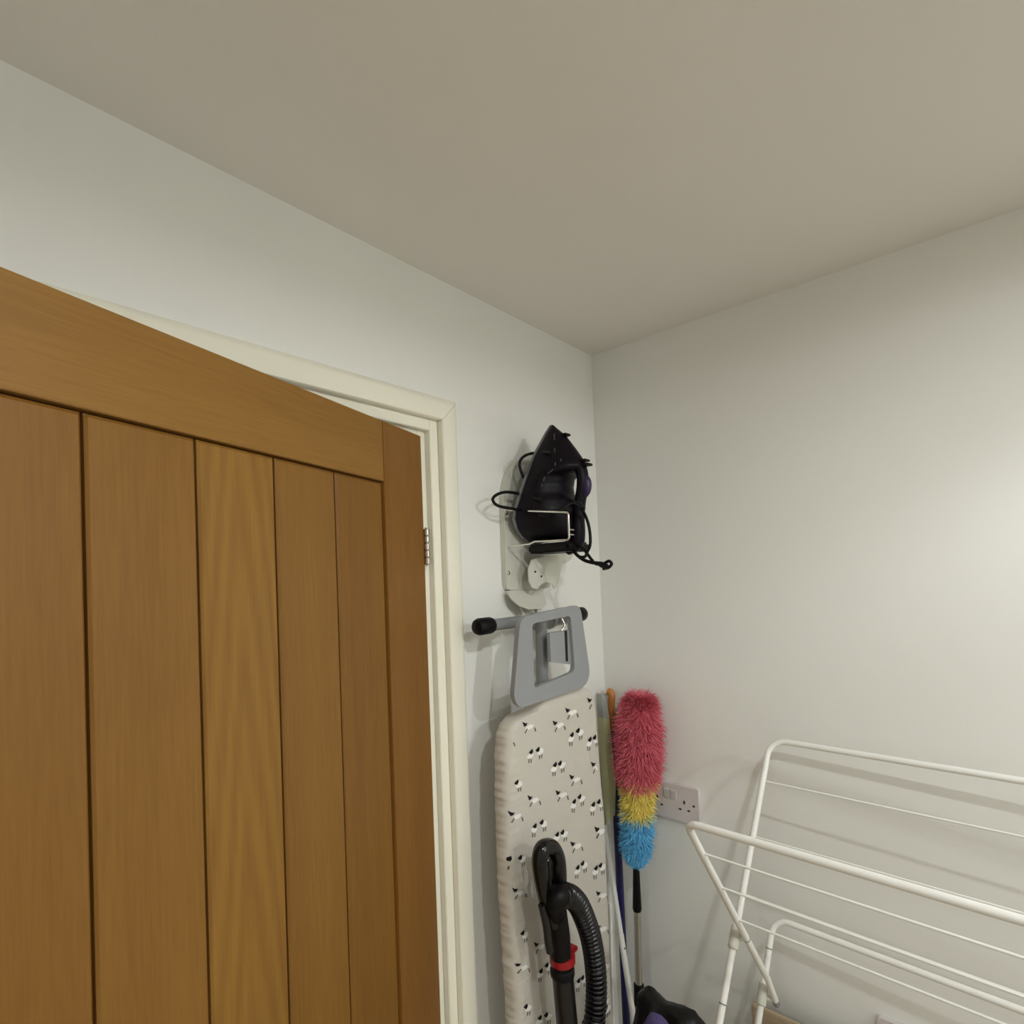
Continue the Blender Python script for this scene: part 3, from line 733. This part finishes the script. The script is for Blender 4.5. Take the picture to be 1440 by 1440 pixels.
bm = BM(); q = w0.lerp(w1, .63); rod(bm, q, q+Vector((.0086, -.004, 0)), .0022, 8); obj('spring_button', bm, M['chrome'], wp)
# folded green cloth
gt = [onX(848, 1004, .03), onX(868, 1006, .03)]
cl = empty('folded_cloth', (.05, -.03, 1.2), 'pale yellow green folded cloth hanging in the corner right of the ironing board', 'cloth')
def cloth(name, mt, pts, Ys):
    bm = BM(); A = []
    for row in pts: A.append([onY(px, py, Y) for (px, py), Y in zip(row, Ys)])
    for p in A:
        pass
    V = [[bm.verts.new(p) for p in row] for row in A]
    for r1, r2 in zip(V, V[1:]):
        for i in range(len(r1)-1): bm.faces.new((r1[i], r1[i+1], r2[i+1], r2[i]))
    bmesh.ops.solidify(bm, geom=bm.faces[:], thickness=.002)
    o = obj(name, bm, mt, cl); return o
cloth('cloth_body', M['green'], [[(840, 1007), (849, 1009), (857, 1012)], [(842, 1050), (852, 1055), (862, 1060)], [(846, 1100), (856, 1100), (866, 1100)], [(849, 1158), (853.5, 1157), (865, 1146)]], (-.042, -.058, -.046))
cloth('cloth_top', M['greenw'], [[(838, 974), (845, 976), (852, 980)], [(839, 990), (847, 992), (855, 996)], [(840, 1006.5), (849, 1008.5), (857, 1011.5)]], (-.041, -.057, -.045))

# ------------------------------------------------------------------ black bag with a purple cloth
BY = -.315
bagc = onY(945, 1452, BY)
bag = empty('bin_bag', (bagc.x, BY, 0), 'crumpled black plastic bag standing in the corner under the duster handle', 'bag')
top_px = [(893, 1425), (896, 1404), (901, 1391), (910, 1389), (918, 1393), (930, 1404), (937, 1409), (952, 1413), (968, 1420), (982, 1430), (992, 1443), (998, 1462)]
tops = [onY(px, py, BY) for px, py in top_px]
bm = BM(); rings = []; NB = len(tops)
for j in range(15):                      # closed lumpy sack: sections across x
    pass
for i, tp in enumerate(tops):
    ring = []; K = 22; t = i/(NB-1); half = .025+.06*math.sin(math.pi*min(1, max(.04, t*.96+.02)))
    for k in range(K):
        a = 2*math.pi*k/K; zc = tp.z*.5; zr = tp.z*.5-.001
        cy = math.sin(a); s = math.copysign(abs(cy)**.55, cy); c = math.copysign(abs(math.cos(a))**.8, math.cos(a))
        y = BY+half*c*(1 if s < .9 else .8); z = zc+zr*s
        nzv = noise.noise(Vector((tp.x*22, y*22, z*16)))*.012
        ring.append(Vector((tp.x+nzv*.8, min(-.02, y+nzv), max(.001, z))))
    rings.append(ring)
loft(bm, rings); bmesh.ops.subdivide_edges(bm, edges=bm.edges[:], cuts=1, use_grid_fill=True)
for v in bm.verts:
    if v.co.z > .01: v.co += Vector((0, noise.noise(v.co*60)*.006, noise.noise(v.co*45+Vector((3, 1, 2)))*.005))
    v.co.y = min(v.co.y, -.019)
obj('bag_skin', bm, M['bag'], bag, smooth=180)
pc = onY(924, 1456, BY-.080)
bm = BM(); bmesh.ops.create_icosphere(bm, subdivisions=3, radius=1, matrix=Matrix.Translation(pc) @ Matrix.Diagonal((.028, .022, .036, 1)))
for v in bm.verts: v.co += (v.co-pc).normalized()*noise.noise(v.co*70)*.006
tag(obj('purple_cloth', bm, M['purple_c'], smooth=180), 'small bundle of purple cloth resting against the black bag', 'cloth')

# ------------------------------------------------------------------ sockets on the right wall
def socket(x0, x1, z0, z1, label):
    t = empty('wall_socket', ((x0+x1)/2, 0, z0), label, 'socket', 'double sockets on the right wall')
    bm = BM(); poly = rpoly([(x0, -.0002, z0), (x1, -.0002, z0), (x1, -.0002, z1), (x0, -.0002, z1)], .005, 4)
    prism(bm, poly, (0, -.0105, 0), bev=.0018); fp = obj('face_plate', bm, M['socket'], t, smooth=40)
    xc = (x0+x1)/2; wd = x1-x0; hh = z1-z0; yf = -.0108
    for s in (-1, 1):
        bm = BM(); xm = xc+s*.0088
        sec = [(yf+.002, z1-.036), (yf-.0012, z1-.036), (yf-.0052, z1-.014), (yf+.002, z1-.012)]
        loft(bm, [[Vector((xm-.0072, y, z)) for y, z in sec], [Vector((xm+.0072, y, z)) for y, z in sec]])
        obj('rocker_switch', bm, M['socket'], fp)
        cx = xc+s*.036
        for (dx, dz, a, b) in ((0, .0, .0021, .0042), (-.0112, -.0185, .0034, .0018), (.0112, -.0185, .0034, .0018)):
            bm = BM(); zc = z1-.039+dz; box(bm, (cx+dx-a, yf-.0004, zc-b), (cx+dx+a, yf+.002, zc+b)); obj('pin_hole', bm, M['hole'], fp)
        bm = BM(); rod(bm, (xc+s*.0605, yf-.0004, z1-.043), (xc+s*.0605, yf+.002, z1-.043), .0028, 10); obj('screw_hole', bm, M['hole'], fp)
    return t
a = onY(924.8, 1096); b = onY(984, 1110)
socket(b.x-.146, b.x, a.z-.087, a.z, 'white double wall socket beside the duster')
c = onY(1234, 1425)
socket(c.x, c.x+.146, c.z-.086, c.z, 'white double wall socket low behind the drying rack')

# ------------------------------------------------------------------ clothes airer
rack = empty('clothes_airer', (.8, -.3, 0), 'white tubular metal clothes airer opened out by the right wall', 'clothes airer')
XE = 1.30
RT = .0062
YAWR = math.radians(3.2)
BAR = Vector((math.cos(YAWR), -math.sin(YAWR), 0))       # direction of the rack's long bars
def on(px, py, X):
    d = ray(px, py); return CAM+d*((Vector((X, 0, 0))-CAM).dot(BAR)/d.dot(BAR))
RL = XE-.447
def uframe(name, c0, low, r, rad=RT):
    """inverted U: corner c0, leg end low, mirrored at the far end of the bar"""
    c0, low = Vector(c0), Vector(low); e = BAR*RL
    bm = BM(); tube(bm, fillet([low, c0, c0+e, low+e], r, 8), rad, 14); return obj(name, bm, M['whitem'], rack, smooth=60)
XA = .447
c0 = on(1083, 1040, XA); l0 = on(1032, 1325, XA)
dirA = (l0-c0); zlow = .008
lA = c0+dirA*((zlow-c0.z)/dirA.z)
uframe('tall_frame', c0, lA, .035)
XW = .466
cw = on(964, 1156, XW); ew = on(1079, 1376, XW); ew2 = on(1092, 1411, XW)
e_ = BAR*(RL-.02)
bm = BM(); tube(bm, fillet([ew2, ew, cw, cw+e_, ew+e_, ew2+e_], .024, 8), RT, 14); obj('wing_frame', bm, M['whitem'], rack, smooth=60)
cU = on(1088, 1290, XA); lU = on(1066, 1440, XA); dU = lU-cU
zl = cU+dU*((zlow-cU.z)/dU.z)
uframe('low_frame', cU, zl, .032)
def wire(c, l, f, n='drying_wire'):
    p = Vector(c).lerp(Vector(l), f); bm = BM(); tube(bm, [p, p+BAR*(RL-.02)], .0021, 8); obj(n, bm, M['whitem'], rack, smooth=60)
def frac(c, l, X, py):
    """fraction along c->l whose photo height is py"""
    lo, hi = 0., 1.
    for _ in range(30):
        mid = (lo+hi)/2; p = Vector(c).lerp(Vector(l), mid)-CAM; yy = CYP-FPX*(p.dot(cu)/p.dot(fw))
        if yy < py: lo = mid
        else: hi = mid
    return lo
for py in (1098, 1176, 1257): wire(c0, l0, frac(c0, l0, XA, py))
for py in (1199.5, 1247, 1292): wire(cw, ew, frac(cw, ew, XW, py))
lU2 = cU+dU*.999
for k in (.62,): pass
# cross rods that link the legs, hidden below the frame edge
for f in (.42, .8): wire(c0, lA, f, 'cross_rod')
# corner brackets and joint rings
def bracket(p, d, q, r=.0095):
    """plastic clip round the tube at p (axis d) reaching to q"""
    d = d.normalized(); bm = BM()
    tube(bm, [p-d*.020, p-d*.018, p+d*.018, p+d*.020], [r*.8, r, r, r*.8], 14)
    tube(bm, [p+d*.004, q], .0048, 10)
    obj('joint_clip', bm, M['holder'], rack, smooth=40)
p1 = Vector(c0).lerp(l0, frac(c0, l0, XA, 1318)); 
wq = Vector(cw).lerp(ew, frac(cw, ew, XW, 1318))
dx = BAR*(RL-.02)
for s in (Vector((0, 0, 0)), dx):
    bracket(p1+s, dirA, wq+s)
p2 = cU+dU*frac(cU, lU, XA, 1398) if True else None
for s in (Vector((0, 0, 0)), dx):
    bracket(p2+s, dU, ew2+s+Vector((0, 0, .006)))
def ring(p, d):
    d = d.normalized(); bm = BM(); tube(bm, [p-d*.0012, p+d*.0012], RT+.0006, 14); obj('joint_ring', bm, M['greyd'], rack, smooth=40)
ring(c0+dirA*frac(c0, c0+dirA*1.4, XA, 1412)*1.4, dirA)
ring(cU+dU*frac(cU, lU, XA, 1334), dU)
wdv = (ew-cw)
ring(Vector(cw).lerp(ew, frac(cw, ew, XW, 1320)), wdv)
bm = BM(); tube(bm, [ew2+(ew2-ew).normalized()*.0015, ew2-(ew2-ew).normalized()*.012], .0072, 12); obj('end_cap', bm, M['greyd'], rack, smooth=40)

# ------------------------------------------------------------------ pine box on the floor behind the airer
bx0 = onY(1057, 1410, -.05).x; bz = onY(1085, 1424, -.05).z
box_o = empty('wooden_box', (bx0+.2, -.03, 0), 'pale pine plank box standing against the wall behind the drying rack', 'box')
nb = 6; hh = bz/nb
for k in range(nb):
    bm = BM(); box(bm, (bx0, -.052, k*hh+.001), (bx0+.42, -.040, (k+1)*hh-.001), .0015); obj('plank', bm, M['boxwood'], box_o)
for x in (bx0, bx0+.408):
    bm = BM(); box(bm, (x, -.0395, 0), (x+.012, -.017, bz-.001), .001); obj('side_panel', bm, M['boxwood'], box_o)

# ------------------------------------------------------------------ downlights in the ceiling, the last an added fill (all outside the photograph's frame)
for i, ((lx, ly), pw, cone, blend) in enumerate(LAMPS):
    t = empty('ceiling_downlight', (lx, ly, H), ['round recessed ceiling downlight in front of the door', 'round recessed ceiling downlight at the back of the room on the door side', 'round recessed ceiling downlight closest to the drying rack', 'round recessed ceiling downlight at the back of the room far from the door', 'added fill downlight near the wall opposite the door, brightening the door wall'][i], 'downlight', 'recessed ceiling downlights')
    bm = BM(); tube(bm, [(lx+.043*math.cos(a*math.pi/12), ly+.043*math.sin(a*math.pi/12), H-.002) for a in range(24)], .004, 8, closed=True); obj('bezel', bm, M['whitem'], t, smooth=60)
    bm = BM(); rod(bm, (lx, ly, H-.0015), (lx, ly, H-.0045), .036, 24); obj('lens', bm, M['emit'], t)
